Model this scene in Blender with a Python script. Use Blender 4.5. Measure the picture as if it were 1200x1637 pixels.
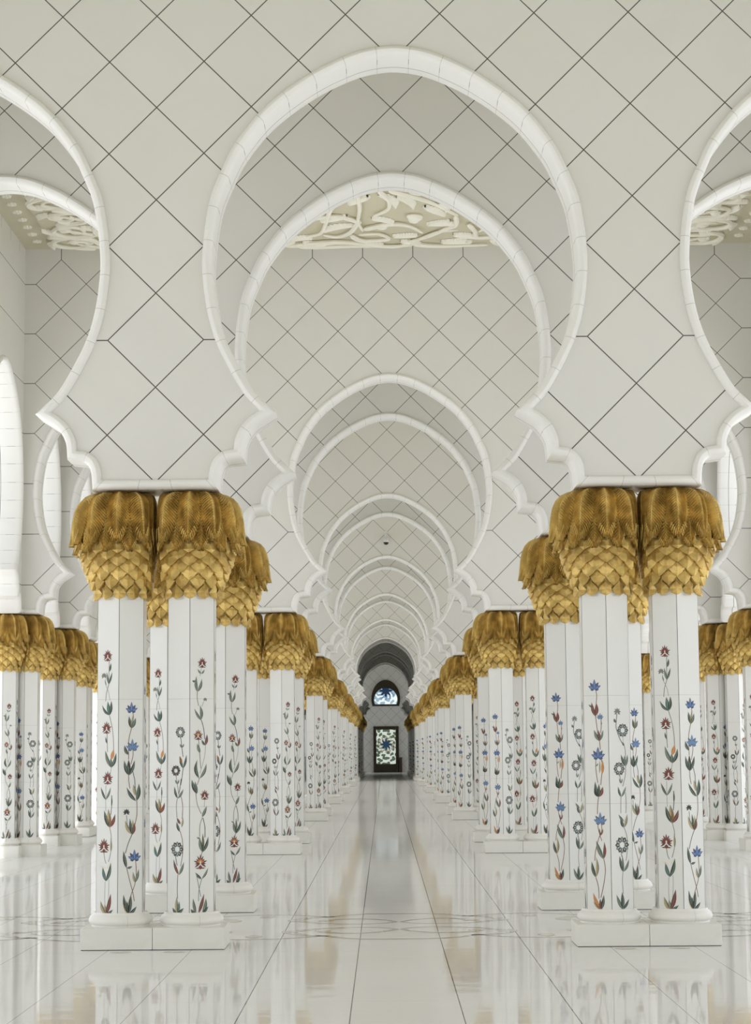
import bpy, bmesh, math, random
from mathutils import Vector, Matrix
from math import sin, cos, pi, sqrt, atan2, exp, radians
random.seed(7)
scn = bpy.context.scene
for o in list(bpy.data.objects): bpy.data.objects.remove(o)
COL = scn.collection

# ------------------------------------------------------------------ camera, world, exposure
F_PX, PITCH, ROLL, YAW, CX, EYE = 3323.7, .1143, -.0079, -.0032, -.1245, 1.6
cam = bpy.data.cameras.new('camera'); camo = bpy.data.objects.new('camera', cam); COL.objects.link(camo)
cam.sensor_fit = 'VERTICAL'; cam.sensor_height = 24; cam.lens = F_PX/1637*24
cam.clip_start = .05; cam.clip_end = 500
ex = Vector((cos(YAW), -sin(YAW), 0)); ey = Vector((sin(YAW), cos(YAW), 0)); up0 = Vector((0, 0, 1))
fw = cos(PITCH)*ey + sin(PITCH)*up0; ez = -sin(PITCH)*ey + cos(PITCH)*up0
rt = cos(ROLL)*ex + sin(ROLL)*ez; up = -sin(ROLL)*ex + cos(ROLL)*ez
M = Matrix((rt, up, -fw)).transposed().to_4x4(); M.translation = Vector((CX, 0, EYE))
camo.matrix_world = M
scn.camera = camo
world = bpy.data.worlds.new('world'); scn.world = world; world.use_nodes = True
bg = world.node_tree.nodes['Background']
bg.inputs[0].default_value = (.94, .96, 1.0, 1); bg.inputs[1].default_value = 1.36
sun = bpy.data.lights.new('sun', 'SUN'); sun.energy = 3.4; sun.angle = radians(.6); sun.color = (1, .985, .95)
suno = bpy.data.objects.new('sun', sun); COL.objects.link(suno)
suno.rotation_euler = Vector((.05, .42, -1)).to_track_quat('-Z', 'Y').to_euler()
scn.view_settings.view_transform = 'Standard'; scn.view_settings.look = 'None'
scn.view_settings.exposure = -0.07; scn.view_settings.gamma = 1; scn.view_settings.use_curve_mapping = False
try:
    scn.cycles.max_bounces = 14; scn.cycles.diffuse_bounces = 10
except Exception: pass

# ------------------------------------------------------------------ measures (metres)
D1, S, HA, B = 17.508, 3.8916, 2.0246, .5889      # first row, row step, half arch bay, column spacing
W = 2*HA; XO = 3*HA                                # bay width, axis of the outer arcades
TH = .23                                          # half wall thickness
ZC = 3.785                                        # underside of the arcade walls
CEIL = 9.69
def RY(k): return D1 + k*S
ROWS = [0, 1, 4, 5, 8, 9, 12, 13, 16, 17, 20, 21, 24, 25, 28, 29, 32, 33]
K_DARK, Y_END = 24, 154.24
LIGHT_SLOT = .18  # width of the unseen openings added to light the far end

# ------------------------------------------------------------------ materials
def newmat(name):
    m = bpy.data.materials.new(name); m.use_nodes = True
    return m, m.node_tree, m.node_tree.nodes['Principled BSDF']
class G:
    """small helper to write shader maths"""
    def __init__(s, nt): s.nt = nt
    def m(s, op, a, b=None, c=None):
        n = s.nt.nodes.new('ShaderNodeMath'); n.operation = op
        for i, v in enumerate((a, b, c)):
            if v is None: continue
            if isinstance(v, (int, float)): n.inputs[i].default_value = v
            else: s.nt.links.new(v, n.inputs[i])
        return n.outputs[0]
    def mix(s, f, a, b):
        n = s.nt.nodes.new('ShaderNodeMix'); n.data_type = 'RGBA'
        for k, v in ((0, f), (6, a), (7, b)):
            if isinstance(v, (int, float)): n.inputs[k].default_value = v
            elif isinstance(v, tuple): n.inputs[k].default_value = (*v, 1)
            else: s.nt.links.new(v, n.inputs[k])
        return n.outputs[2]
    def coord(s, kind='Object'):
        t = s.nt.nodes.new('ShaderNodeTexCoord'); x = s.nt.nodes.new('ShaderNodeSeparateXYZ')
        s.nt.links.new(t.outputs[kind], x.inputs[0]); return t.outputs[kind], x.outputs
    def noise(s, vec, scale, detail=4, rough=.6, dist=0):
        n = s.nt.nodes.new('ShaderNodeTexNoise'); n.inputs['Scale'].default_value = scale
        n.inputs['Detail'].default_value = detail; n.inputs['Roughness'].default_value = rough
        n.inputs['Distortion'].default_value = dist
        s.nt.links.new(vec, n.inputs['Vector']); return n.outputs[0]
    def line(s, v, period, halfw, phase=0.0):
        """1 on thin lines v = n*period + phase"""
        f = s.m('PINGPONG', s.m('SUBTRACT', v, phase), period/2) if False else None
        t = s.m('DIVIDE', s.m('SUBTRACT', v, phase), period)
        fr = s.m('ABSOLUTE', s.m('SUBTRACT', t, s.m('ROUND', t)))
        return s.m('LESS_THAN', fr, halfw/period)
def vein(g, vec, base, dark, scale=1.2, amt=.5):
    n = g.noise(vec, scale, 6, .65, 1.2)
    f = g.m('MULTIPLY', g.m('SMOOTH_MIN', g.m('MAXIMUM', g.m('MULTIPLY', g.m('SUBTRACT', n, .5), 4), 0), 1, .2), amt)
    return g.mix(f, base, dark)
def marble(name, base=(.83, .825, .79), dark=(.74, .735, .70), rough=.3, sc=1.2, amt=.5, spec=.4):
    m, nt, p = newmat(name); g = G(nt); vec, _ = g.coord()
    nt.links.new(vein(g, vec, base, dark, sc, amt), p.inputs['Base Color'])
    p.inputs['Roughness'].default_value = rough; p.inputs['Specular IOR Level'].default_value = spec
    return m
def plain(name, c, rough=.5, metal=0.0, spec=.4):
    m, nt, p = newmat(name); p.inputs['Base Color'].default_value = (*c, 1)
    p.inputs['Roughness'].default_value = rough; p.inputs['Metallic'].default_value = metal
    p.inputs['Specular IOR Level'].default_value = spec
    return m
def tile_mat(name, step):
    """diamond marble cladding with dark open joints; object X across, Z up, column axes at odd multiples of 5 steps"""
    m, nt, p = newmat(name); g = G(nt); vec, xyz = g.coord()
    st = step; zz = .4045
    # p : steps from the nearest column axis (signed), q : steps above first full vertex
    ax = g.m('ABSOLUTE', xyz[0])
    pn = g.m('SUBTRACT', g.m('DIVIDE', xyz[0], st), 5.0)
    q = g.m('DIVIDE', g.m('SUBTRACT', xyz[2], 4.657), zz)
    hw = .0048/zz*1.414/2
    def diag(v):
        t = g.m('DIVIDE', v, 2.0); fr = g.m('ABSOLUTE', g.m('SUBTRACT', t, g.m('ROUND', t)))
        return g.m('LESS_THAN', fr, hw)
    d = g.m('MAXIMUM', diag(g.m('ADD', pn, q)), diag(g.m('SUBTRACT', pn, q)))
    # distance to nearest column axis, in steps
    t = g.m('DIVIDE', pn, 10.0); pc = g.m('MULTIPLY', g.m('ABSOLUTE', g.m('SUBTRACT', t, g.m('ROUND', t))), 10)
    # stub joints beside the narrow waist of each spandrel
    box = g.m('MULTIPLY', g.m('MULTIPLY', g.m('GREATER_THAN', pc, 1.0), g.m('LESS_THAN', pc, 2.0)),
              g.m('LESS_THAN', g.m('ABSOLUTE', g.m('SUBTRACT', q, 1.0)), .9))
    stub = g.m('LESS_THAN', g.m('ABSOLUTE', g.m('SUBTRACT', q, 1.0)), .012)
    # edge strip beside the outer arcades: level joints run into the corner
    edge = g.m('GREATER_THAN', ax, 14*st)
    qo = g.m('DIVIDE', g.m('SUBTRACT', q, 1.0), 2.0)
    lev = g.m('LESS_THAN', g.m('ABSOLUTE', g.m('SUBTRACT', qo, g.m('ROUND', qo))), .007)
    # below the ceiling: upright joints
    top = g.m('GREATER_THAN', q, 12.0)
    po = g.m('DIVIDE', g.m('ADD', pn, 0.0), 2.0)
    upj = g.m('LESS_THAN', g.m('ABSOLUTE', g.m('SUBTRACT', po, g.m('ROUND', po))), .007)
    def sel(f, a, b): return g.m('ADD', g.m('MULTIPLY', f, b), g.m('MULTIPLY', g.m('SUBTRACT', 1.0, f), a))
    d = sel(box, d, stub); d = sel(edge, d, lev); d = sel(top, d, upj)
    # per tile tone
    ca = g.m('FLOOR', g.m('DIVIDE', g.m('ADD', pn, q), 2.0)); cb = g.m('FLOOR', g.m('DIVIDE', g.m('SUBTRACT', pn, q), 2.0))
    cmb = nt.nodes.new('ShaderNodeCombineXYZ'); nt.links.new(ca, cmb.inputs[0]); nt.links.new(cb, cmb.inputs[1])
    wn = nt.nodes.new('ShaderNodeTexWhiteNoise'); wn.noise_dimensions = '3D'; nt.links.new(cmb.outputs[0], wn.inputs['Vector'])
    base = vein(g, vec, (.755, .75, .725), (.705, .70, .675), .9, .5)
    base = g.mix(g.m('MULTIPLY', wn.outputs[0], .5), base, (.735, .725, .675))
    nt.links.new(g.mix(d, base, (.10, .10, .09)), p.inputs['Base Color'])
    p.inputs['Roughness'].default_value = .34; p.inputs['Specular IOR Level'].default_value = .35
    return m
def trim_mat():
    m, nt, p = newmat('moulding_marble'); g = G(nt); vec, xyz = g.coord(); uv, U = g.coord('UV')
    base = vein(g, vec, (.86, .86, .84), (.80, .80, .78), 1.5, .5)
    j = g.line(U[0], .30, .0022)                     # joints between the arch stones
    soff = g.m('MULTIPLY', g.m('GREATER_THAN', U[1], .20), g.m('LESS_THAN', U[1], .33))
    weak = g.m('MULTIPLY', g.m('SUBTRACT', 1.0, soff), .38)
    f = g.m('MULTIPLY', j, g.m('ADD', soff, weak))
    nt.links.new(g.mix(f, base, (.10, .10, .09)), p.inputs['Base Color'])
    p.inputs['Roughness'].default_value = .3; p.inputs['Specular IOR Level'].default_value = .4
    return m
def floor_mat():
    m, nt, p = newmat('polished_white_marble_floor'); g = G(nt); vec, xyz = g.coord()
    mp = nt.nodes.new('ShaderNodeMapping'); mp.inputs['Scale'].default_value = (.5, 1.6, 1); nt.links.new(vec, mp.inputs[0])
    base = vein(g, mp.outputs[0], (.94, .94, .925), (.86, .86, .84), .8, .5)
    ax = g.m('ABSOLUTE', xyz[0])
    lon = g.line(ax, .68, .0036, .343)
    tra = g.line(xyz[1], .68, .0022, .05)
    strong = g.m('LESS_THAN', ax, 1.2)
    # slab tone
    ca = g.m('FLOOR', g.m('DIVIDE', g.m('ADD', xyz[0], .343), .68)); cb = g.m('FLOOR', g.m('DIVIDE', xyz[1], .68))
    cmb = nt.nodes.new('ShaderNodeCombineXYZ'); nt.links.new(ca, cmb.inputs[0]); nt.links.new(cb, cmb.inputs[1])
    wn = nt.nodes.new('ShaderNodeTexWhiteNoise'); nt.links.new(cmb.outputs[0], wn.inputs['Vector'])
    base = g.mix(g.m('MULTIPLY', wn.outputs[0], .35), base, (.90, .90, .88))
    c = g.mix(g.m('MULTIPLY', tra, .30), base, (.35, .34, .32))
    c = g.mix(g.m('MULTIPLY', lon, g.m('ADD', .45, g.m('MULTIPLY', strong, .5))), c, (.04, .04, .04))
    n = g.noise(mp.outputs[0], 3.0, 3, .5)
    bp = nt.nodes.new('ShaderNodeBump'); bp.inputs['Strength'].default_value = .02; bp.inputs['Distance'].default_value = .05
    nt.links.new(n, bp.inputs['Height'])
    # worn polish: a diffuse stone body under a gloss whose Fresnel gain is limited
    di = nt.nodes.new('ShaderNodeBsdfDiffuse'); gl_ = nt.nodes.new('ShaderNodeBsdfGlossy'); fr = nt.nodes.new('ShaderNodeFresnel'); mx = nt.nodes.new('ShaderNodeMixShader')
    gl_.inputs['Roughness'].default_value = .035; fr.inputs['IOR'].default_value = 1.4
    nt.links.new(bp.outputs[0], gl_.inputs['Normal']); nt.links.new(c, di.inputs['Color'])
    nt.links.new(g.m('MINIMUM', fr.outputs[0], .46), mx.inputs[0]); nt.links.new(di.outputs[0], mx.inputs[1]); nt.links.new(gl_.outputs[0], mx.inputs[2])
    nt.links.new(mx.outputs[0], nt.nodes['Material Output'].inputs['Surface'])
    return m
def gold_mat():
    m, nt, p = newmat('gilded_metal'); g = G(nt); vec, xyz = g.coord()
    n = g.noise(vec, 7, 5, .6)
    f = g.m('MINIMUM', g.m('MAXIMUM', g.m('MULTIPLY', g.m('SUBTRACT', n, .36), 3.2), 0), 1)
    c = g.mix(f, (.42, .27, .07), (.76, .55, .18))
    nt.links.new(c, p.inputs['Base Color'])
    p.inputs['Metallic'].default_value = .5; p.inputs['Roughness'].default_value = .38
    bp = nt.nodes.new('ShaderNodeBump'); bp.inputs['Strength'].default_value = .15; bp.inputs['Distance'].default_value = .01
    nt.links.new(g.noise(vec, 45, 3, .6), bp.inputs['Height']); nt.links.new(bp.outputs[0], p.inputs['Normal'])
    return m
MAT = dict(
    tile=tile_mat('diamond_marble_cladding', .40492), tile_l=tile_mat('diamond_marble_cladding_side', S/10),
    trim=trim_mat(), floor=floor_mat(), gold=gold_mat(),
    shaft=marble('shaft_marble', (.80, .805, .785), (.745, .745, .725), .22, 1.6, .4, .45),
    plinth=marble('plinth_marble', (.78, .78, .735), (.71, .70, .65), .35, 3, .6),
    ring=marble('base_ring_marble', (.86, .85, .81), (.78, .765, .71), .3, 4, .5),
    joint=plain('open_joint_and_shade', (.10, .10, .095), .8), joint_l=plain('fine_joint', (.45, .45, .43), .8),  # dark tone for real joints and the painted shadow gap under plinths
    ceil=marble('ceiling_plaster', (.62, .585, .45), (.58, .545, .41), .7, 2, .4, .2),
    relief=plain('relief_plaster', (.88, .86, .77), .6, 0, .2),
    inlay=marble('olive_floor_inlay', (.56, .54, .46), (.48, .46, .38), .08, 6, .5, .4),
    endwall=marble('end_wall_marble', (.66, .68, .69), (.60, .62, .63), .4, .5, .5),
    bronze=plain('dark_bronze', (.055, .045, .028), .45, .3), white_plastic=plain('white_plastic', (.75, .75, .75), .4),
    black=plain('black_glass', (.02, .02, .02), .1))
# semi-precious stone colours of the flower inlay
STONE = dict(dk=(.045, .055, .045), gn=(.10, .15, .11), gg=(.20, .23, .18), tl=(.07, .19, .17), bl=(.08, .13, .32), lb=(.16, .27, .48),
             rd=(.22, .045, .035), rb=(.14, .065, .045), og=(.58, .26, .08), tn=(.52, .40, .20), cr=(.80, .76, .62), st=(.24, .23, .20),
             sb=(.22, .10, .05), gy=(.24, .26, .25), gl=(.45, .47, .45))
SK = list(STONE)
STM = [plain('inlay_stone_'+n, STONE[k], .25) for k, n in zip(SK, ('black_green', 'green', 'sage', 'teal', 'blue', 'light_blue', 'red',
       'red_brown', 'orange', 'tan', 'cream', 'grey_stem', 'brown_stem', 'grey', 'light_grey'))]

# ------------------------------------------------------------------ helpers
def mesh_obj(name, verts, faces, mats, parent=None, mi=None, smooth=False, uvs=None, loc=None):
    me = bpy.data.meshes.new(name); me.from_pydata([tuple(v) for v in verts], [], faces)
    for m in mats: me.materials.append(m)
    if mi: me.polygons.foreach_set('material_index', mi)
    if uvs:
        ul = me.uv_layers.new(name='UVMap'); i = 0
        for f in faces:
            for v in f: ul.data[i].uv = uvs[v]; i += 1
    if smooth: me.polygons.foreach_set('use_smooth', [True]*len(faces))
    me.update()
    o = bpy.data.objects.new(name, me); COL.objects.link(o)
    if parent: o.parent = parent
    if loc: o.location = loc
    return o
def empty(name, loc=(0, 0, 0), rz=0):
    o = bpy.data.objects.new(name, None); COL.objects.link(o); o.location = loc; o.rotation_euler = (0, 0, rz)
    o.empty_display_size = .2
    return o
def tag(o, label, cat, group=None):
    o['label'] = label; o['category'] = cat
    if group: o['group'] = group
def struct(o): o['kind'] = 'structure'; return o
class MB:
    def __init__(s): s.v = []; s.f = []; s.m = []
    def face(s, pts, m=0):
        n = len(s.v); s.v += [tuple(p) for p in pts]; s.f.append(tuple(range(n, n+len(pts)))); s.m.append(m)
    def grid(s, rows, m=0, close=False):
        n = len(s.v); w = len(rows[0])
        for r in rows: s.v += [tuple(p) for p in r]
        for i in range(len(rows)-1):
            for j in range(w if close else w-1):
                a = n+i*w+j; b = n+i*w+(j+1) % w
                s.f.append((a, b, b+w, a+w)); s.m.append(m)
    def box(s, x0, x1, y0, y1, z0, z1, m=0):
        P = [(x, y, z) for z in (z0, z1) for y in (y0, y1) for x in (x0, x1)]; n = len(s.v); s.v += P
        for f in ((0, 2, 3, 1), (4, 5, 7, 6), (0, 1, 5, 4), (2, 6, 7, 3), (0, 4, 6, 2), (1, 3, 7, 5)):
            s.f.append(tuple(n+i for i in f)); s.m.append(m)
    def lathe(s, prof, seg=40, m=0, cx=0, cy=0):
        s.grid([[(cx+r*cos(2*pi*j/seg), cy+r*sin(2*pi*j/seg), z) for j in range(seg)] for r, z in prof], m, True)
    def tube(s, pts, rad, seg=6, m=0, flat=1.0):
        rows = []
        n = len(pts)
        for i, p in enumerate(pts):
            p = Vector(p); t = (Vector(pts[min(i+1, n-1)])-Vector(pts[max(i-1, 0)])).normalized()
            a = t.cross(Vector((0, 0, 1)));
            if a.length < 1e-3: a = Vector((1, 0, 0))
            a.normalize(); b = t.cross(a).normalized()
            r = rad(i/(n-1)) if callable(rad) else rad
            rows.append([p + a*r*cos(2*pi*j/seg) + b*r*flat*sin(2*pi*j/seg) for j in range(seg)])
        s.grid(rows, m, True)
    def build(s, name, mats, parent=None, smooth=False, loc=None):
        return mesh_obj(name, s.v, s.f, mats, parent, s.m, smooth, None, loc)
def bevel(o, w=.006, seg=2):
    b = o.modifiers.new('bevel', 'BEVEL'); b.width = w; b.segments = seg; b.limit_method = 'ANGLE'
def catmull(P, n=8):
    out = []
    for i in range(len(P)-1):
        p0 = P[max(i-1, 0)]; p1 = P[i]; p2 = P[i+1]; p3 = P[min(i+2, len(P)-1)]
        for k in range(n):
            t = k/n
            out.append(tuple(.5*((2*b)+(-a+c)*t+(2*a-5*b+4*c-d)*t*t+(-a+3*b-3*c+d)*t**3) for a, b, c, d in zip(p0, p1, p2, p3)))
    out.append(tuple(P[-1])); return out

# ------------------------------------------------------------------ arcade walls
ARCH = [(0, 7.61), (.18, 7.592), (.355, 7.545), (.6, 7.435), (.807, 7.31), (1.015, 7.155), (1.185, 6.99), (1.37, 6.74), (1.467, 6.54),
        (1.56, 6.306), (1.606, 6.07), (1.63, 5.85), (1.634, 5.65), (1.6, 5.35), (1.533, 5.086), (1.428, 4.85), (1.275, 4.585), (1.15, 4.452)]
LOBE1 = [(1.15, 4.452), (1.235, 4.395), (1.31, 4.31), (1.355, 4.21), (1.366, 4.125)]
LOBE2 = [(1.366, 4.125), (1.46, 4.108), (1.53, 4.05), (1.568, 3.96), (1.578, 3.872)]
ARCH_ = [(-ARCH[1][0], ARCH[1][1])] + ARCH
half = catmull(ARCH_, 5)[5:]
half = half[:-1] + catmull(LOBE1, 4)[:-1] + catmull(LOBE2, 4) + [(HA, 3.872)]
def arch_path(c, sx):
    """outer edge of the moulding from column axis to column axis"""
    L = [(c-x*sx, z) for x, z in reversed(half)]; R = [(c+x*sx, z) for x, z in half]
    return L + R[1:]
def offset(path, w):
    out = []; n = len(path)
    for i, (x, z) in enumerate(path):
        def nrm(a, b):
            dx, dz = b[0]-a[0], b[1]-a[1]; l = sqrt(dx*dx+dz*dz) or 1
            return (dz/l, -dx/l)
        n1 = nrm(path[i-1], path[i]) if i > 0 else None; n2 = nrm(path[i], path[i+1]) if i < n-1 else None
        n1 = n1 or n2; n2 = n2 or n1
        mx, mz = n1[0]+n2[0], n1[1]+n2[1]; l2 = (mx*mx+mz*mz)/2
        k = w/max(l2, .45)
        out.append((x+mx*k, z+mz*k))
    return out
SECT = [(-.0, -TH), (.002, -TH-.018), (.014, -TH-.036), (.036, -TH-.044), (.06, -TH-.036), (.078, -TH-.014), (.086, -TH+.02), (.086, .076)]
SECT_J = [(.086, .076), (.080, .077), (.080, .082), (.086, .083)]
SECT_B = [(.086, .083)] + [(a, -b) for a, b in reversed(SECT[:-1])]
def moulding(name, paths, parent):
    V = []; Fc = []; mi = []; UV = []
    for path in paths:
        L = [0]
        mid = len(path)//2
        for a, b in zip(path, path[1:]): L.append(L[-1]+sqrt((a[0]-b[0])**2+(a[1]-b[1])**2))
        c = L[mid]+.15
        for sec, m, v0 in ((SECT, 0, 0.0), (SECT_J, 1, .5), (SECT_B, 0, .6)):
            offs = {w: offset(path, w) for w, _ in sec}
            n0 = len(V); vv = v0; pv = None
            for w, y in sec:
                if pv: vv += sqrt((w-pv[0])**2+(y-pv[1])**2)
                pv = (w, y)
                for i, (x, z) in enumerate(offs[w]):
                    V.append((x, y, z)); UV.append((L[i]-c, vv))
            k = len(path)
            for r in range(len(sec)-1):
                for i in range(k-1):
                    a = n0+r*k+i; Fc.append((a, a+k, a+k+1, a+1)); mi.append(m)
    o = mesh_obj(name, V, Fc, [MAT['trim'], MAT['joint']], parent, mi, True, UV)
    o.data.set_sharp_from_angle(angle=radians(38))
    return o
def wall_panels(paths, top, mb, y, flip):
    for p in paths:
        for h in (p[:len(p)//2+1], p[len(p)//2:]):
            xs = (h[0][0], h[-1][0])
            poly = [(x, y, z) for x, z in h] + [(xs[1], y, top), (xs[0], y, top)]
            mb.face(poly[::-1] if flip else poly, 0)
def arcade(name, n, sx, step, mat, loc, rz, top, ends=False):
    cs = [(i-(n-1)/2)*step for i in range(n)]
    paths = [arch_path(c, sx) for c in cs]
    mb = MB(); wall_panels(paths, top, mb, -TH, True); wall_panels(paths, top, mb, TH, False)
    x0, x1 = cs[0]-step/2, cs[-1]+step/2
    mb.face([(x0, -TH, top), (x1, -TH, top), (x1, TH, top), (x0, TH, top)])
    for x in (x0, x1): mb.face([(x, -TH, ZC), (x, TH, ZC), (x, TH, top), (x, -TH, top)])
    # underside over the columns
    for c in [cs[0]-step/2 + i*step for i in range(n+1)]:
        a = .447*sx; lo, hi = max(c-a, x0), min(c+a, x1)
        mb.face([(lo, -TH, ZC+.002), (lo, TH, ZC+.002), (hi, TH, ZC+.002), (hi, -TH, ZC+.002)])
    w = struct(mb.build(name, [MAT[mat]], None)); w.location = loc; w.rotation_euler = (0, 0, rz)
    t = moulding('arch_moulding', paths, w)
    t['label'] = 'rounded white marble moulding with lobed feet around the arch openings'
    return w

floor = MB(); floor.box(-60, 60, -15, 220, -.2, 0); struct(floor.build('floor', [MAT['floor']]))
names = {}
for k in ROWS:
    arcade('wall_arcade', 3, 1.0, W, 'tile', (0, RY(k), 0), 0, CEIL+.05)
# outer arcades along both sides, rows -5 to 24; beyond, walls with unseen slots added to let light in
for sx_, nm in ((-1, 'wall_left'), (1, 'wall_right')):
    arcade(nm, K_DARK+5, S/W, S, 'tile_l', (sx_*XO, RY((K_DARK-5)/2), 0), pi/2, CEIL+.05)
    mb = MB(); y0 = RY(K_DARK)+.3; x0, x1 = sx_*XO-.25, sx_*XO+.25
    mb.box(x0, x1, y0, Y_END+.5, 0, 1.2); mb.box(x0, x1, y0, Y_END+.5, 6.0, CEIL+.05)
    y = y0; nk = K_DARK
    while nk < 36:
        yc = RY(nk+.5); sl = LIGHT_SLOT if nk < 32 else 2.3; yn = min(yc-sl/2, Y_END+.5); mb.box(x0, x1, y, yn, 1.2, 6.0); y = yc+sl/2; nk += 1
        if y > Y_END: break
    struct(mb.build(nm, [MAT['endwall']]))

# ------------------------------------------------------------------ ceiling with plaster relief
mb = MB()
mb.box(-XO-.3, XO+.3, RY(-5), Y_END+.5, CEIL, CEIL+.25)
ceiling = struct(mb.build('ceiling', [MAT['ceil']]))
REL = MB()
zr = 9.60
def vine(pts, r0=.045, r1=.02, n=8):
    P = catmull([(x, y, zr+random.uniform(-.012, .006)) for x, y in pts], n)
    REL.tube(P, lambda t: (r0*(1-t)+r1*t)*max(.02, min(1, t*14, (1-t)*14))**.5, 6)
def rleaf(x, y, ang, ln=.42, w=.12, curl=.5):
    """feathered acanthus leaf hanging from the panel"""
    N = 16; rows = []
    for i in range(N+1):
        t = i/N; a = ang+curl*t; px = x+ln*t*cos(ang+curl*t/2); py = y+ln*t*sin(ang+curl*t/2)
        ww = w*sin(pi*min(1, t*.95+.04))**.7*(1-.3*t)*(1.1 if i % 2 else .72)
        nx, ny = -sin(a), cos(a)
        rows.append([(px-nx*ww, py-ny*ww, zr+.03), (px-nx*ww*.5, py-ny*ww*.5, zr-.015), (px, py, zr-.035 if i % N else zr),
                     (px+nx*ww*.5, py+ny*ww*.5, zr-.015), (px+nx*ww, py+ny*ww, zr+.03)])
    REL.grid(rows)
def rbud(x, y, ang, s=.11):
    rows = []
    for i in range(9):
        t = i/8; r = s*max(0, sin(pi*t))**.6*(.7+.3*t)
        c = Vector((x+cos(ang)*t*s*2.2, y+sin(ang)*t*s*2.2, zr)); nx, ny = -sin(ang), cos(ang)
        rows.append([(c.x+nx*r*cos(2*pi*j/8), c.y+ny*r*cos(2*pi*j/8), zr+r*.6*sin(2*pi*j/8)) for j in range(8)])
    REL.grid(rows, 0, True)
for c in [[(-.44, 29.0), (-.44, 29.41), (-.42, 30.18), (-.45, 30.92), (-.38, 31.53)], [(-.70, 29.6), (-.85, 30.17), (-.95, 31.05), (-1.05, 31.59), (-1.29, 31.82)],
          [(-.45, 30.92), (-.58, 31.53), (-.78, 31.84), (-1.01, 31.75)], [(-.14, 29.15), (0, 29.63), (0, 30.2), (-.22, 30.63)],
          [(0, 29.15), (.36, 29.5), (.63, 29.86), (.94, 30.37), (1.06, 30.67)], [(-.38, 31.38), (0, 31.08), (.31, 31.17), (.55, 31.65)],
          [(1.02, 30.67), (1.04, 31.12), (.89, 31.42), (.63, 31.89), (.32, 32.2)], [(-1.63, 32.46), (-1.18, 32.23), (-.71, 32.16), (-.15, 32.43), (.17, 32.5), (.4, 32.2), (.78, 31.58), (1.09, 31.51)],
          [(-.58, 31.76), (-.39, 32.09), (.01, 32.03), (-.15, 31.7), (-.46, 31.72)], [(-1.44, 32.43), (-1.08, 32.5), (-.6, 32.48), (.01, 32.5), (.41, 32.42)],
          [(.4, 32.37), (.65, 32.44), (.97, 32.5), (1.21, 32.5), (1.6, 32.42)], [(1.23, 31.13), (1.36, 31.6), (1.3, 31.91), (1.07, 32.06)], [(1.69, 31.92), (1.42, 32.0), (1.18, 31.91)],
          [(-.4, 31.0), (-.75, 30.6), (-1.1, 30.75), (-1.3, 31.3)], [(.3, 29.3), (.9, 29.5), (1.4, 30.2), (1.6, 31.0), (1.4, 31.6)]]:
    vine(c)
for a in [(-.30, 29.5, 1.9, .5, .13, .6), (.75, 29.9, .9, .5, .12, .9), (-.62, 30.6, 2.2, .5, .13, .7), (-.25, 30.75, .4, .5, .11, .8), (.62, 31.1, .3, .45, .12, -.7), (-1.35, 32.25, .2, .4, .1, .4), (1.25, 32.2, 2.9, .4, .1, .4), (-.5, 32.3, .1, .45, .09, .3), (.95, 30.95, 2.4, .4, .1, .6), (-.14, 29.4, .9, .8, .12, .7), (.12, 29.55, .8, .7, .11, .8), (.55, 30.1, 1.2, .6, .12, -.4), (-1.0, 31.5, -.9, .6, .14, .5), (-.81, 32.2, 2.6, .4, .12, .5),
          (.84, 32.25, .2, .5, .13, -.4), (.47, 31.8, 2.8, .4, .1, .5), (1.02, 31.8, .4, .4, .12, -.5), (-1.17, 31.9, 3.0, .4, .12, -.5), (.2, 32.2, .3, .4, .1, .5)]: rleaf(*a)
rbud(.3, 30.55, .9, .14); rbud(-.2, 31.28, 0, .09); rbud(.36, 30.75, 1.3, .1)
# the same scrollwork carried on over the side aisles and towards the dome
rng = random.Random(3)
def scroll(cx, cy, r, a0, d, turns=1.4):
    P = []; n = 12
    for i in range(n+1):
        t = i/n; a = a0+d*turns*2*pi*t; rr = r*(1-.72*t)
        P.append((cx+rr*cos(a), cy+rr*sin(a)))
    vine(P, .05, .022, 4)
    for i in (2, 4, 6, 8):
        x, y = P[i]; a = atan2(y-cy, x-cx); rleaf(x, y, a+d*1.1, .34, .1, d*.8)
    rbud(cx, cy, rng.uniform(0, 6), .10)
for sd in (-1, 1):
    for i in range(5):
        for j in range(8):
            cx = sd*(1.95+i*.74+rng.uniform(-.05, .05)); cy = 32.1-j*.80+rng.uniform(-.05, .05)
            scroll(cx, cy, .37+rng.uniform(0, .06), rng.uniform(0, 6.28), rng.choice((-1, 1)))
    for j in range(7):
        y0 = 32.45-j*.85
        vine([(sd*1.75, y0), (sd*2.4, y0-.35), (sd*3.0, y0+.05), (sd*3.7, y0-.35), (sd*4.3, y0), (sd*4.95, y0-.3)], .045, .03, 6)
REL.box(-5.32, 5.32, 26.0, 32.55, zr+.035, CEIL, 1)
rel = REL.build('plaster_relief', [MAT['relief'], MAT['ceil']], ceiling, True); rel['label'] = 'cream floral scroll relief on a beige ground'
rel.data.set_sharp_from_angle(angle=radians(40))
mb = MB()
for sd in (-1, 1):
    for j in range(14):
        y = 32.3-j*.45
        for i in range(8):
            a = 2*pi*i/8; x0, y0 = sd*5.57+.05*cos(a), y+.05*sin(a)
            mb.lathe([(0, CEIL-.03), (.022, CEIL-.025), (.03, CEIL)], 8, 0, x0, y0)
        mb.lathe([(0, CEIL-.04), (.03, CEIL-.03), (.04, CEIL)], 10, 0, sd*5.57, y)
rs = mb.build('rosette_border', [MAT['relief']], ceiling, True)

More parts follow.
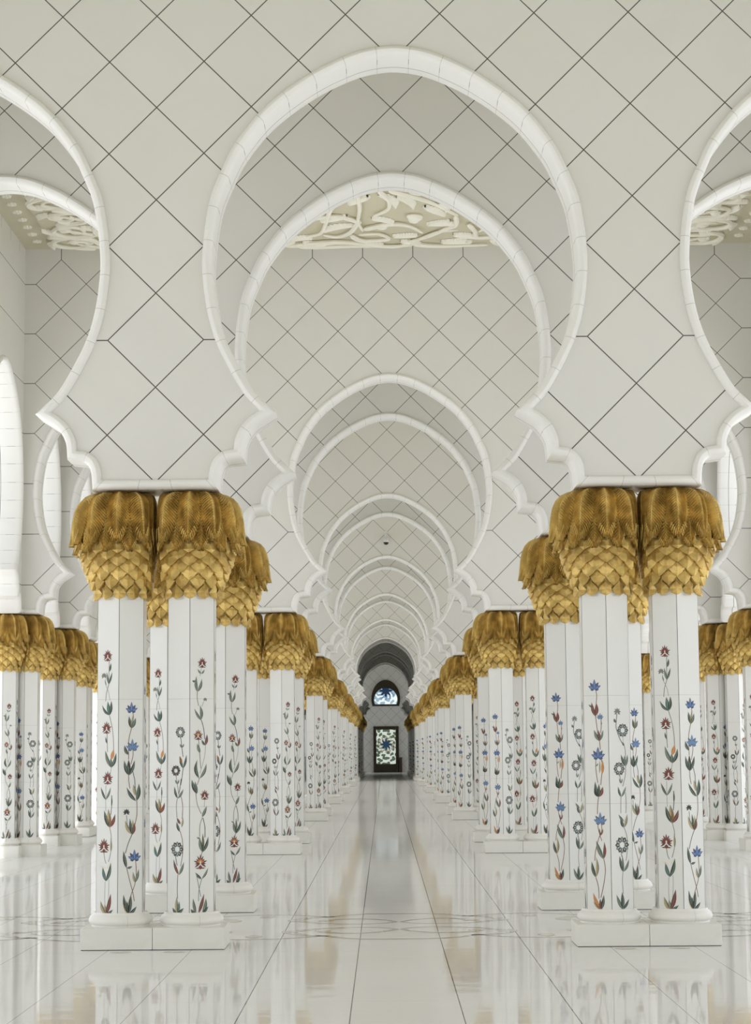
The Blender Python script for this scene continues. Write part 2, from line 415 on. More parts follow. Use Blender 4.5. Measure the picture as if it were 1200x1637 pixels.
# ------------------------------------------------------------------ floor inlay between the first two rows
def ribbon(mb, pts, w, z=.0012, m=0):
    P = catmull(pts, 8); n = len(P); rows = []
    for i, (x, y) in enumerate(P):
        a = P[max(i-1, 0)]; b = P[min(i+1, n-1)]; dx, dy = b[0]-a[0], b[1]-a[1]; l = sqrt(dx*dx+dy*dy) or 1
        ww = 1.9*(w(i/(n-1)) if callable(w) else w)
        rows.append([(x-dy/l*ww, y+dx/l*ww, z), (x+dy/l*ww, y-dx/l*ww, z)])
    mb.grid(rows, m)
YC = RY(.5)
mb = MB()
for q in range(-2, 3):
    xo = q*2.54
    for sx in (-1, 1):
        for sy in (-1, 1):
            f = lambda pts: [(xo+sx*x, YC+sy*y) for x, y in pts]
            ribbon(mb, f([(0, 1.38), (.3, 1.36), (.52, 1.22), (.66, 1.02), (.78, 1.12), (.9, 1.22)]), .018)
            ribbon(mb, f([(.9, 1.22), (1.05, 1.3), (1.27, 1.34)]), .016)
            ribbon(mb, f([(.62, 1.06), (.78, 1.0), (.92, .82), (.98, .6), (.86, .46), (.72, .30), (.5, .2)]), lambda t: .016+.022*sin(pi*t)**2)
            ribbon(mb, f([(.02, .40), (.10, .58), (.28, .76), (.5, .78), (.66, .66), (.69, .5)]), lambda t: .012+.03*t*t, .0014)
            ribbon(mb, f([(.02, .40), (.12, .26), (.3, .18), (.5, .2)]), .010)
    for sx, sy in ((1, 1), (1, -1)):
        cx, cy = xo+1.27, YC+sy*1.07
        n = len(mb.v); R = [(cx+.075*cos(2*pi*i/24), cy+.14*sin(2*pi*i/24), .0012) for i in range(24)]; mb.face(R)
for x in (-2.26, -1.83, 1.81, 2.24):
    mb.face([(x+.09*cos(2*pi*i/24), 17.05+.06*sin(2*pi*i/24), .0012) for i in range(24)])
fi = mb.build('trim_floor_scroll', [MAT['inlay']]); struct(fi)

# ------------------------------------------------------------------ columns
HEXR = .2219
# --- flower inlays, read off the photograph panel by panel (crop pixels), kept as data in metres on the face
CROPS = {'a': (150, 1030, 7.44), 'b': (150, 1250, 7.44), 'c': (265, 1040, 7.44), 'd': (265, 1250, 7.44), 'e': (925, 1080, 8.61), 'f': (925, 1265, 8.19)}
PAN = {'R': (174.3, 171.5, 31, 1463.7), 'B': (206.8, 205.8, 35.5, 1463.7), 'G': (288.2, 287.2, 31, 1463.7), 'P': (322, 321.3, 36, 1463.7),
       'Q': (947.5, 958.9, 37, 1458.5), 'H': (981.5, 993, 32, 1458.5)}
VINES = {
'R': [('a', [('S', [(188, 200), (186, 300), (183, 495)], 'st'), ('S', [(183, 495), (160, 590), (152, 670), (150, 700)], 'st'), ('S', [(145, 430), (150, 500), (180, 590), (195, 690)], 'gl'),
  ('S', [(190, 870), (220, 1020), (232, 1150), (236, 1290)], 'st'), ('S', [(165, 1075), (166, 1200), (170, 1310)], 'st'), ('S', [(210, 1495), (200, 1570), (190, 1637)], 'gl'),
  ('F', 172, 155, 48, 'red'), ('F', 132, 395, 26, 'star'), ('L', 190, 342, 206, 240, 26, 'gn', .1), ('L', 182, 495, 162, 345, 26, 'gg', -.1), ('L', 184, 495, 220, 348, 24, 'dk', .1), ('L', 155, 510, 140, 440, 14, 'gg', 0),
  ('L', 188, 868, 112, 745, 30, 'gn', -.45), ('L', 188, 868, 172, 700, 46, 'tl', 0), ('L', 192, 868, 210, 695, 40, 'gn', .2),
  ('F', 160, 1025, 50, 'red'), ('L', 165, 1210, 148, 1125, 20, 'dk', -.1), ('L', 208, 1495, 145, 1290, 44, 'gg', -.25), ('L', 210, 1400, 236, 1275, 46, 'og', .1), ('L', 212, 1495, 262, 1320, 40, 'gn', .3), ('L', 208, 1495, 205, 1380, 40, 'gg', 0),
  ('F', 172, 1628, 54, 'red')]),
  ('b', [('S', [(152, 70), (150, 240), (152, 380)], 'gl'), ('S', [(215, 190), (215, 300), (205, 420)], 'dk'), ('S', [(192, 570), (205, 640), (210, 700), (205, 860), (180, 980)], 'st'), ('S', [(130, 860), (140, 950), (155, 1000)], 'st'),
  ('S', [(145, 1215), (140, 1400), (150, 1590)], 'gl'), ('S', [(185, 1190), (180, 1380), (160, 1590)], 'gl'),
  ('L', 150, 245, 98, 92, 28, 'gn', -.15), ('L', 150, 245, 205, 92, 26, 'gg', .2), ('L', 212, 330, 212, 185, 18, 'dk', .15),
  ('L', 190, 572, 135, 370, 48, 'dk', -.2), ('L', 188, 560, 178, 350, 54, 'tn', 0), ('L', 192, 572, 252, 410, 44, 'rb', .35), ('L', 190, 572, 200, 410, 36, 'og', .1),
  ('L', 205, 870, 205, 690, 26, 'tn', .1), ('F', 132, 800, 58, 'red'), ('L', 153, 1210, 118, 1040, 42, 'tl', -.2), ('L', 155, 1210, 206, 990, 44, 'dk', .25), ('L', 150, 1060, 88, 1025, 24, 'cr', -.2), ('L', 165, 1060, 200, 990, 28, 'cr', .1),
  ('L', 150, 1600, 96, 1445, 46, 'tn', -.35), ('L', 155, 1600, 205, 1355, 50, 'rb', .15), ('L', 160, 1600, 228, 1540, 28, 'gn', .2), ('L', 152, 1600, 140, 1480, 40, 'tn', 0)])],
'B': [('a', [('S', [(438, 820), (444, 880), (440, 940)], 'sb'), ('S', [(425, 1025), (400, 1140), (395, 1220), (395, 1400)], 'sb'), ('S', [(440, 1265), (442, 1350), (420, 1460)], 'sb'), ('S', [(395, 1590), (398, 1637)], 'sb'), ('S', [(440, 1540), (460, 1637)], 'dk'),
  ('F', 425, 775, 56, 'lily'), ('L', 424, 1027, 398, 880, 44, 'dk', -.1), ('L', 424, 1027, 470, 900, 46, 'gg', .2), ('L', 424, 1027, 440, 870, 30, 'tn', 0),
  ('F', 435, 1225, 62, 'lilyb'), ('L', 390, 1345, 350, 1230, 42, 'gn', -.3), ('L', 395, 1590, 348, 1410, 46, 'dk', -.2), ('L', 397, 1590, 396, 1400, 52, 'gn', 0), ('L', 400, 1590, 460, 1410, 44, 'dk', .25), ('L', 398, 1490, 398, 1410, 26, 'rb', 0)]),
  ('b', [('S', [(395, 0), (410, 110)], 'sb'), ('S', [(460, 0), (468, 120)], 'dk'), ('S', [(485, 260), (485, 420), (465, 540)], 'sb'), ('S', [(435, 655), (395, 760), (365, 880)], 'dk'), ('S', [(375, 430), (385, 560)], 'st'),
  ('S', [(378, 1050), (410, 1200), (445, 1350), (460, 1450)], 'sb'), ('S', [(470, 930), (480, 1100), (470, 1230), (430, 1360), (395, 1480)], 'sb'),
  ('L', 475, 262, 375, 95, 44, 'gn', -.3), ('L', 480, 262, 505, 50, 56, 'gn', .25), ('L', 470, 200, 445, 60, 44, 'tn', 0), ('F', 375, 395, 32, 'star2'),
  ('L', 435, 660, 360, 490, 50, 'tn', -.3), ('L', 435, 660, 410, 465, 40, 'dk', -.05), ('L', 438, 660, 460, 520, 44, 'rb', .2), ('L', 437, 640, 440, 480, 30, 'tn', .1),
  ('L', 378, 1055, 345, 850, 46, 'dk', -.1), ('L', 380, 1055, 440, 1035, 28, 'dk', .3), ('F', 460, 905, 60, 'lily'), ('L', 468, 1230, 505, 1070, 38, 'gg', .2), ('L', 465, 1230, 445, 1100, 34, 'tn', -.1),
  ('L', 400, 1595, 345, 1365, 46, 'dk', -.2), ('L', 405, 1595, 425, 1370, 44, 'dk', .1), ('L', 410, 1595, 485, 1510, 38, 'dk', .3), ('L', 395, 1595, 340, 1460, 30, 'tn', -.2), ('L', 402, 1595, 380, 1440, 36, 'gn', 0)])],
'G': [('c', [('S', [(190, 1060), (200, 1160), (215, 1300)], 'dk'), ('S', [(215, 1435), (205, 1540), (190, 1637)], 'dk'), ('S', [(142, 1515), (150, 1600)], 'st'),
  ('F', 187, 1005, 46, 'ring'), ('L', 200, 1190, 183, 1140, 20, 'gg', -.2), ('L', 202, 1190, 225, 1140, 20, 'gg', .3), ('L', 215, 1437, 182, 1290, 34, 'dk', -.2), ('L', 217, 1437, 252, 1275, 30, 'gn', .2), ('L', 205, 1370, 178, 1290, 32, 'og', -.1), ('F', 140, 1465, 44, 'ring2')]),
  ('d', [('S', [(155, 60), (165, 140), (170, 190)], 'st'), ('S', [(195, 0), (185, 90), (170, 180)], 'dk'), ('S', [(155, 235), (145, 330), (152, 460)], 'st'), ('S', [(195, 210), (212, 330), (205, 480)], 'sb'), ('S', [(185, 625), (210, 740), (212, 880), (190, 1040)], 'sb'), ('S', [(135, 900), (145, 980), (155, 1030)], 'dk'), ('S', [(160, 1140), (155, 1300), (158, 1420)], 'sb'),
  ('L', 155, 62, 130, 10, 20, 'gg', -.1), ('L', 155, 62, 175, 5, 20, 'gg', .2), ('L', 158, 235, 125, 90, 30, 'dk', -.25), ('L', 160, 235, 220, 120, 30, 'gg', .2),
  ('L', 182, 632, 148, 510, 34, 'dk', -.2), ('L', 190, 540, 150, 460, 30, 'rb', -.2), ('L', 200, 580, 215, 455, 26, 'tn', .1),
  ('F', 155, 838, 60, 'ring'), ('L', 170, 1142, 115, 955, 34, 'rb', -.2), ('L', 172, 1142, 225, 985, 34, 'gg', .2),
  ('L', 152, 1595, 150, 1400, 44, 'tn', -.1), ('L', 145, 1595, 105, 1530, 30, 'dk', -.2), ('L', 160, 1595, 222, 1530, 32, 'dk', .2), ('L', 158, 1595, 175, 1450, 34, 'gg', .2)])],
'P': [('c', [('S', [(415, 230), (400, 330)], 'gl'), ('S', [(372, 520), (370, 600), (385, 690)], 'st'), ('S', [(415, 860), (440, 960), (452, 1090)], 'dk'), ('S', [(462, 1160), (450, 1300), (400, 1500)], 'gl'), ('S', [(385, 1100), (395, 1230), (410, 1440)], 'st'), ('S', [(440, 640), (420, 700)], 'gl'), ('S', [(395, 1555), (370, 1637)], 'st'),
  ('F', 425, 175, 50, 'red'), ('L', 412, 305, 375, 245, 24, 'gg', -.2), ('L', 414, 305, 450, 250, 24, 'gg', .25), ('L', 368, 520, 362, 330, 42, 'gg', -.25), ('L', 372, 522, 420, 360, 40, 'gg', .35), ('L', 350, 390, 312, 385, 26, 'dk', -.6),
  ('F', 457, 615, 20, 'star'), ('L', 415, 865, 338, 720, 34, 'gg', -.2), ('L', 412, 860, 398, 680, 44, 'gg', .3),
  ('F', 380, 1045, 50, 'redo'), ('L', 460, 1165, 478, 1030, 40, 'rb', .15), ('L', 455, 1165, 418, 1095, 30, 'gn', -.2), ('L', 400, 1255, 370, 1140, 42, 'gg', -.1), ('L', 390, 1560, 372, 1335, 48, 'dk', -.6), ('L', 398, 1560, 472, 1380, 42, 'gg', .35)]),
  ('d', [('S', [(355, 170), (370, 300), (415, 420)], 'st'), ('S', [(452, 245), (448, 340)], 'gl'), ('S', [(425, 465), (400, 560), (398, 690)], 'st'), ('S', [(432, 465), (455, 580), (455, 700)], 'dk'), ('S', [(425, 870), (412, 930)], 'st'), ('S', [(420, 1190), (390, 1320), (385, 1450)], 'gy'), ('S', [(365, 1150), (385, 1270), (410, 1400)], 'gy'),
  ('L', 365, 178, 310, 10, 50, 'dk', -.2), ('L', 368, 178, 345, 30, 40, 'gg', 0), ('F', 452, 200, 48, 'red'), ('L', 422, 460, 475, 325, 42, 'gg', .1), ('L', 428, 875, 395, 690, 48, 'gg', -.2), ('L', 428, 875, 430, 650, 34, 'dk', .1), ('L', 430, 875, 492, 690, 42, 'dk', .3), ('L', 430, 830, 440, 700, 34, 'tn', 0), ('L', 395, 710, 365, 695, 18, 'dk', -.3),
  ('F', 405, 1000, 68, 'redo'), ('L', 418, 1192, 350, 1110, 32, 'gn', -.25), ('L', 420, 1192, 490, 1060, 30, 'gg', .25),
  ('L', 385, 1595, 445, 1365, 44, 'rb', .1), ('L', 355, 1595, 325, 1415, 42, 'gg', -.1), ('L', 345, 1595, 300, 1540, 36, 'dk', -.2), ('L', 430, 1595, 465, 1420, 50, 'gg', .3), ('L', 425, 1595, 492, 1515, 34, 'dk', .25)])],
'Q': [('e', [('S', [(220, 205), (240, 300), (235, 420)], 'sb'), ('S', [(228, 590), (240, 700), (255, 830)], 'sb'), ('S', [(297, 625), (302, 720), (295, 830)], 'sb'), ('S', [(280, 930), (292, 1060)], 'sb'), ('S', [(235, 1160), (235, 1330), (260, 1520)], 'sb'), ('S', [(300, 1170), (318, 1300), (298, 1550)], 'sb'),
  ('F', 210, 160, 62, 'lily'), ('L', 222, 595, 175, 400, 46, 'rb', -.2), ('L', 228, 595, 235, 410, 54, 'rb', .25), ('L', 190, 470, 135, 430, 22, 'dk', -.3), ('F', 285, 595, 34, 'lilyb'),
  ('L', 275, 940, 208, 785, 46, 'gg', -.2), ('L', 280, 940, 265, 790, 44, 'rb', 0), ('L', 282, 940, 325, 785, 32, 'gg', .2), ('L', 300, 720, 310, 680, 14, 'dk', 0),
  ('F', 262, 1110, 68, 'lily'), ('L', 235, 1290, 265, 1245, 18, 'gg', .3), ('L', 318, 1400, 318, 1200, 42, 'og', .1), ('L', 285, 1390, 285, 1200, 20, 'tn', 0)]),
  ('f', [('L', 258, 115, 205, 0, 46, 'dk', -.35), ('L', 262, 115, 310, -20, 50, 'rb', .3), ('L', 258, 115, 215, -90, 44, 'dk', -.25), ('L', 262, 115, 262, -60, 40, 'dk', 0), ('S', [(258, 115), (248, 220), (245, 340)], 'sb'), ('S', [(250, 450), (258, 540), (300, 690)], 'sb'), ('S', [(292, 455), (300, 560), (265, 650), (225, 820), (215, 950)], 'sb'),
  ('F', 280, 395, 66, 'lilyb'), ('L', 285, 620, 270, 520, 18, 'rb', -.1), ('L', 285, 620, 315, 530, 22, 'rb', .2), ('L', 318, 925, 232, 685, 58, 'gg', -.15), ('L', 325, 925, 330, 700, 42, 'rb', .2),
  ('L', 228, 1165, 178, 960, 46, 'gn', -.2), ('L', 232, 1165, 232, 900, 44, 'tn', .3), ('S', [(325, 920), (345, 1060), (330, 1230), (292, 1430)], 'sb'), ('S', [(230, 1165), (262, 1290), (270, 1440)], 'sb'),
  ('L', 285, 1580, 198, 1365, 48, 'og', -.2), ('L', 285, 1580, 200, 1480, 32, 'tn', -.2), ('L', 300, 1580, 328, 1390, 46, 'dk', .15), ('L', 290, 1580, 285, 1440, 40, 'rb', 0)])],
'H': [('e', [('S', [(497, 565), (488, 680), (488, 760), (530, 900), (580, 1000)], 'dk'), ('S', [(570, 855), (578, 980)], 'gl'), ('S', [(590, 1000), (605, 1080), (608, 1180)], 'st'), ('S', [(612, 1290), (605, 1420), (575, 1570)], 'st'), ('S', [(535, 1385), (545, 1500)], 'st'),
  ('F', 500, 540, 34, 'greystar'), ('L', 480, 688, 460, 630, 28, 'dk', -.2), ('F', 570, 795, 56, 'ring'), ('L', 592, 1010, 562, 955, 24, 'dk', -.1), ('L', 605, 1295, 548, 1130, 36, 'dk', -.1), ('L', 610, 1295, 632, 1130, 30, 'gg', .15), ('L', 606, 1270, 590, 1140, 28, 'gg', 0), ('F', 528, 1328, 56, 'ring'), ('L', 550, 1530, 530, 1460, 18, 'gg', -.1), ('L', 552, 1530, 570, 1460, 18, 'gg', .1)]),
  ('f', [('L', 528, 120, 490, -20, 30, 'dk', -.2), ('L', 530, 120, 585, -20, 28, 'gg', .15), ('S', [(525, 120), (525, 330)], 'st'), ('S', [(580, 60), (588, 200), (585, 330)], 'st'), ('S', [(565, 520), (600, 640), (605, 800), (590, 950)], 'st'), ('S', [(528, 820), (540, 900)], 'dk'), ('S', [(552, 1095), (548, 1230), (560, 1380)], 'st'),
  ('L', 560, 520, 520, 395, 40, 'dk', -.1), ('L', 562, 440, 495, 345, 30, 'gg', -.2), ('L', 565, 520, 600, 340, 38, 'tn', .2), ('F', 542, 745, 68, 'ring'), ('L', 555, 1095, 512, 885, 40, 'dk', -.15), ('L', 557, 1095, 545, 880, 30, 'gg', 0), ('L', 560, 1095, 625, 935, 34, 'gg', .3),
  ('L', 550, 1580, 478, 1390, 44, 'gg', -.15), ('L', 555, 1580, 545, 1355, 48, 'dk', .05), ('L', 560, 1580, 628, 1450, 34, 'dk', .2)])],
}
def vine_polys(key):
    """list of (stone index, layer, [(u, z)...])"""
    out = []
    cT, cB, wpx, yb = PAN[key]; k = .222/wpx
    def conv(cr, x, y):
        ox, oy, sc = CROPS[cr]; xi, yi = ox+x/sc, oy+y/sc
        return ((xi-(cT+(cB-cT)*(yi-960)/500))*k, .288+(yb-yi)*.005115)
    def poly(st, ly, P): out.append((SK.index(st), ly, P))
    def petal(c, a, L, w, st, ly=2, r0=0.0):
        P = []
        for t, s in ((0, .15), (.3, .8), (.55, 1), (.8, .55), (1, 0)): P.append((r0+t*(L-r0), s*w))
        pts = [(x, y) for x, y in P] + [(x, -y) for x, y in reversed(P[:-1])]
        poly(st, ly, [(c[0]+x*sin(a)+y*cos(a), c[1]+x*cos(a)-y*sin(a)) for x, y in pts])
    for cr, items in VINES[key]:
        for it in items:
            if it[0] == 'S':
                P = catmull([conv(cr, *p) for p in it[1]], 5); n = len(P); w = .0030
                Lf, Rt = [], []
                for i, p in enumerate(P):
                    a, b = P[max(0, i-1)], P[min(n-1, i+1)]; dx, dz = b[0]-a[0], b[1]-a[1]; l = sqrt(dx*dx+dz*dz) or 1
                    Lf.append((p[0]-dz/l*w, p[1]+dx/l*w)); Rt.append((p[0]+dz/l*w, p[1]-dx/l*w))
                for i in range(n-1): poly(it[2], 0, [Lf[i], Lf[i+1], Rt[i+1], Rt[i]])
            elif it[0] == 'L':
                _, x0, y0, x1, y1, w, st, bend = it
                b = conv(cr, x0, y0); t = conv(cr, x1, y1); dx, dz = t[0]-b[0], t[1]-b[1]; l = sqrt(dx*dx+dz*dz); dx /= l; dz /= l
                nx, nz = dz, -dx; w = w*k/7.44*.5*.80; N = 7; C = []; 
                for i in range(N+1):
                    q = i/N; bo = bend*l*.45*(sin(pi*q)*.55) ; ww = w*sin(pi*q**.8)**1.0 if 0 < i < N else 0
                    cxx = b[0]+dx*l*q+nx*bo; czz = b[1]+dz*l*q+nz*bo; C.append((cxx, czz, ww))
                g = .0006
                Lh = [(x-nx*g, z-nz*g) for x, z, _ in C] + [(x-nx*max(ww, g*1.2), z-nz*max(ww, g*1.2)) for x, z, ww in reversed(C[1:-1])]
                Rh = [(x+nx*g, z+nz*g) for x, z, _ in C] + [(x+nx*max(ww, g*1.2), z+nz*max(ww, g*1.2)) for x, z, ww in reversed(C[1:-1])]
                alt = {'dk': 'gn', 'gn': 'dk', 'gg': 'gn', 'tl': 'gn', 'og': 'og', 'tn': 'gg', 'rb': 'rd', 'cr': 'cr'}.get(st, st)
                poly(st, 1, Lh); poly(alt, 1, Rh)
            else:
                _, x, y, r, kind = it; c = conv(cr, x, y); R = r*k/7.44*1.05
                if kind in ('red', 'redo'):
                    for i in range(11):
                        a = (i-5)*radians(25); petal(c, a, R*(1.2 if i in (5,) else 1.08-.22*(i % 2)), R*.13, 'rb' if i % 2 == 0 else 'rd', 2)
                    for i in range(5): petal(c, (i-2)*radians(34), R*.62, R*.11, 'rd' if kind == 'red' else 'og', 3)
                    for s in (-1, 1): petal((c[0], c[1]-R*.75), s*radians(88), R*.75, R*.09, 'rb', 3)
                    petal((c[0], c[1]-R*.25), 0, R*.55, R*.12, 'cr', 4); petal((c[0], c[1]-R*.9), 0, R*.6, R*.3, 'rd', 2)
                elif kind in ('lily', 'lilyb'):
                    A, Bc = ('bl', 'lb') if kind == 'lily' else ('lb', 'lb')
                    base = (c[0], c[1]-R*.65)
                    for i, (a, L) in enumerate(((-100, .75), (-66, 1.25), (-36, 1.35), (0, 1.65), (34, 1.35), (64, 1.3), (98, .8))):
                        petal(base, radians(a), R*L*.95, R*.24, 'dk' if i % 2 == 0 else A, 2)
                        petal(base, radians(a), R*L*.82, R*.14, Bc if i % 2 else A, 3)
                elif kind in ('ring', 'ring2'):
                    for i in range(12): petal(c, i*pi/6, R*1.05, R*.30, 'dk' if i % 2 else 'gy', 2, R*.36)
                    for i in range(12): petal(c, i*pi/6, R*.85, R*.09, 'gl' if kind == 'ring' else 'rb', 3, R*.45)
                else:
                    st = {'star': 'gg', 'star2': 'dk', 'greystar': 'gy'}[kind]
                    for i in range(7): petal(c, (i-3)*radians(42), R*1.1, R*.25, st, 2)
                    petal(c, 0, R*.4, R*.2, 'og' if kind == 'star' else st, 3)
    return out
FACES = ['R', 'B', 'Q', 'H', 'P', 'B']   # panels round the shaft; shown pairs: (0,1) (2,3) (3,4)
FACES = ['R', 'B', 'Q', 'H', 'G', 'P']
def build_shaft(first):
    """hexagonal shaft, an arris towards the viewer; left face carries panel `first`, right face the next"""
    mb = MB(); ch = .0028
    order = [FACES[(first+i) % 6] for i in range(6)]
    z0, z1 = .284, 2.96
    vs = [(HEXR*sin(radians(60*i)), -HEXR*cos(radians(60*i))) for i in range(6)]      # vertex 0 faces -Y, going +X
    zc = [z0, 1.1504, 1.1526, 2.0394, 2.0416, z1]
    for i in range(6):
        # face i lies between vertex i-1 (left, seen from outside) and vertex i ; face 0 is left of the front arris
        a, b = Vector(vs[(i-1) % 6]), Vector(vs[i]); d = (b-a).normalized(); n = Vector((d.y, -d.x))
        A, Bv = a+d*ch, b-d*ch
        for q in range(5):
            mb.face([(A.x, A.y, zc[q]), (Bv.x, Bv.y, zc[q]), (Bv.x, Bv.y, zc[q+1]), (A.x, A.y, zc[q+1])], 2 if q in (1, 3) else 0)
        c2 = b+(Vector(vs[(i+1) % 6])-b).normalized()*ch
        mb.face([(Bv.x, Bv.y, z0), (c2.x, c2.y, z0), (c2.x, c2.y, z1), (Bv.x, Bv.y, z1)], 1)
        mid = (a+b)/2
        key = order[i]
        for st, ly, P in PANELS[key]:
            off = .0006+.0003*ly
            pts = [(mid.x+d.x*u+n.x*off, mid.y+d.y*u+n.y*off, z) for u, z in P if True]
            mb.face(pts, 3+st)
    return mb
PANELS = {k: vine_polys(k) for k in PAN}
SHAFT_ME = {}
for i in (0, 2, 4):
    mb = build_shaft(i); o = mb.build('shaft', [MAT['shaft'], MAT['joint'], MAT['joint_l']]+STM); SHAFT_ME[i] = o.data; bpy.data.objects.remove(o)
# plinth, base ring
mb = MB(); h = B/2-.0012; mb.box(-h, h, -h, h, .006, .178); mb.box(-h+.006, h-.006, -h+.006, h-.006, 0, .006, 1); o = mb.build('plinth', [MAT['plinth'], MAT['joint']])  # dark-coloured foot strip paints the shadow gap below the plinth
bm = bmesh.new(); bm.from_mesh(o.data); bmesh.ops.bevel(bm, geom=[e for e in bm.edges if max(v.co.z for v in e.verts) > .1], offset=.007, segments=2, affect='EDGES', profile=.6); bm.to_mesh(o.data); bm.free()
PLINTH = o.data; bpy.data.objects.remove(o)
mb = MB()
mb.lathe([(.19, .292), (.222, .292), (.226, .284), (.228, .277), (.238, .270), (.252, .258), (.262, .240), (.265, .225), (.261, .210), (.250, .198), (.240, .193), (.238, .190), (.240, .186), (.240, .177), (.2, .177)], 48)
# two radial joints on the ring
for a in (radians(-70), radians(110), radians(10), radians(190)):
    rows = []
    for r, z in [(.2385, .270), (.2525, .258), (.2626, .240), (.2656, .225), (.2616, .210), (.2505, .198), (.2405, .190), (.2405, .177)]:
        rows.append([(r*cos(a)-t*sin(a), r*sin(a)+t*cos(a), z) for t in (-.0009, .0009)])
    mb.grid(rows, 1)
o = mb.build('base_ring', [MAT['ring'], MAT['joint_l']], None, True); o.data.set_sharp_from_angle(angle=radians(50)); RING = o.data; bpy.data.objects.remove(o)

# --- palm capital
def interp(tab, z):
    for (z0, r0), (z1, r1) in zip(tab, tab[1:]):
        if z <= z1: t = (z-z0)/(z1-z0); return r0+(r1-r0)*max(0, t)
    return tab[-1][1]
BODY = [(2.86, .205), (2.95, .228), (3.06, .272), (3.15, .308), (3.25, .335), (3.35, .345), (3.5, .335), (3.65, .29), (3.785, .20)]
def clamp(p, planes):
    x, y, z = p
    for nx, ny, d in planes:
        s = x*nx+y*ny; k = d-.05
        if s > k:
            s2 = k+.046*(1-exp(-(s-k)/.09)); x += nx*(s2-s); y += ny*(s2-s)
    return (x, y, z)
def body_mb(planes):
    mb = MB()
    mb.grid([[clamp(((interp(BODY, z)-.022)*cos(2*pi*j/36), (interp(BODY, z)-.022)*sin(2*pi*j/36), z), planes) for j in range(36)] for z in (2.868, 2.95, 3.05, 3.15, 3.25, 3.35, 3.5, 3.65, 3.783)], 0, True)
    mb.face([(.2*cos(2*pi*j/36), -.2*sin(2*pi*j/36), 2.869) for j in range(36)])
    mb.face([(.19*cos(2*pi*j/36), .19*sin(2*pi*j/36), 3.783) for j in range(36)])
    #        tip z, top z, half angle factor, staggered
    rows = [(2.868, 2.99, 0), (2.95, 3.07, 1), (3.02, 3.14, 0), (3.08, 3.195, 1), (3.135, 3.25, 0), (3.19, 3.305, 1), (3.243, 3.36, 0), (3.295, 3.42, 1)]
    for ri, (zt, zp, sg) in enumerate(rows):
        for k in range(12):
            a0 = -pi/2+(k+.5*sg)*pi/6
            def P(da, z, dr):
                r = interp(BODY, z)+dr; a = a0+da
                return clamp((r*cos(a), r*sin(a), z), planes)
            ha = pi/12; zm = zt+(zp-zt)*.60; lo = zt+(zp-zt)*.25
            if ri == 0: lo = zt+.02; zm = zt+.055
            tp = P(0, zp, -.006); tip = P(0, zt, .034); c = P(0, zm, .026); c2 = P(0, lo, .040)
            l1 = P(-ha*.98, zm, -.006); r1 = P(ha*.98, zm, -.006); q2 = .74 if ri == 0 else .52; l2 = P(-ha*q2, lo, .018); r2 = P(ha*q2, lo, .018)
            l0 = P(-ha*.55, zp-(zp-zm)*.45, -.002); r0 = P(ha*.55, zp-(zp-zm)*.45, -.002)
            bt = P(0, zt+.012, -.015); bl = P(-ha*.7, lo+.01, -.015); br = P(ha*.7, lo+.01, -.015); bl1 = P(-ha, zm, -.015); br1 = P(ha, zm, -.015)
            for f in ((tp, l0, c), (l0, l1, c), (l1, l2, c), (l2, c2, c), (l2, tip, c2), (tp, c, r0), (r0, c, r1), (r1, c, r2), (r2, c, c2), (r2, c2, tip),
                      (tip, l2, bl, bt), (tip, bt, br, r2), (l2, l1, bl1, bl), (r2, br, br1, r1)): mb.face(f)
    return mb
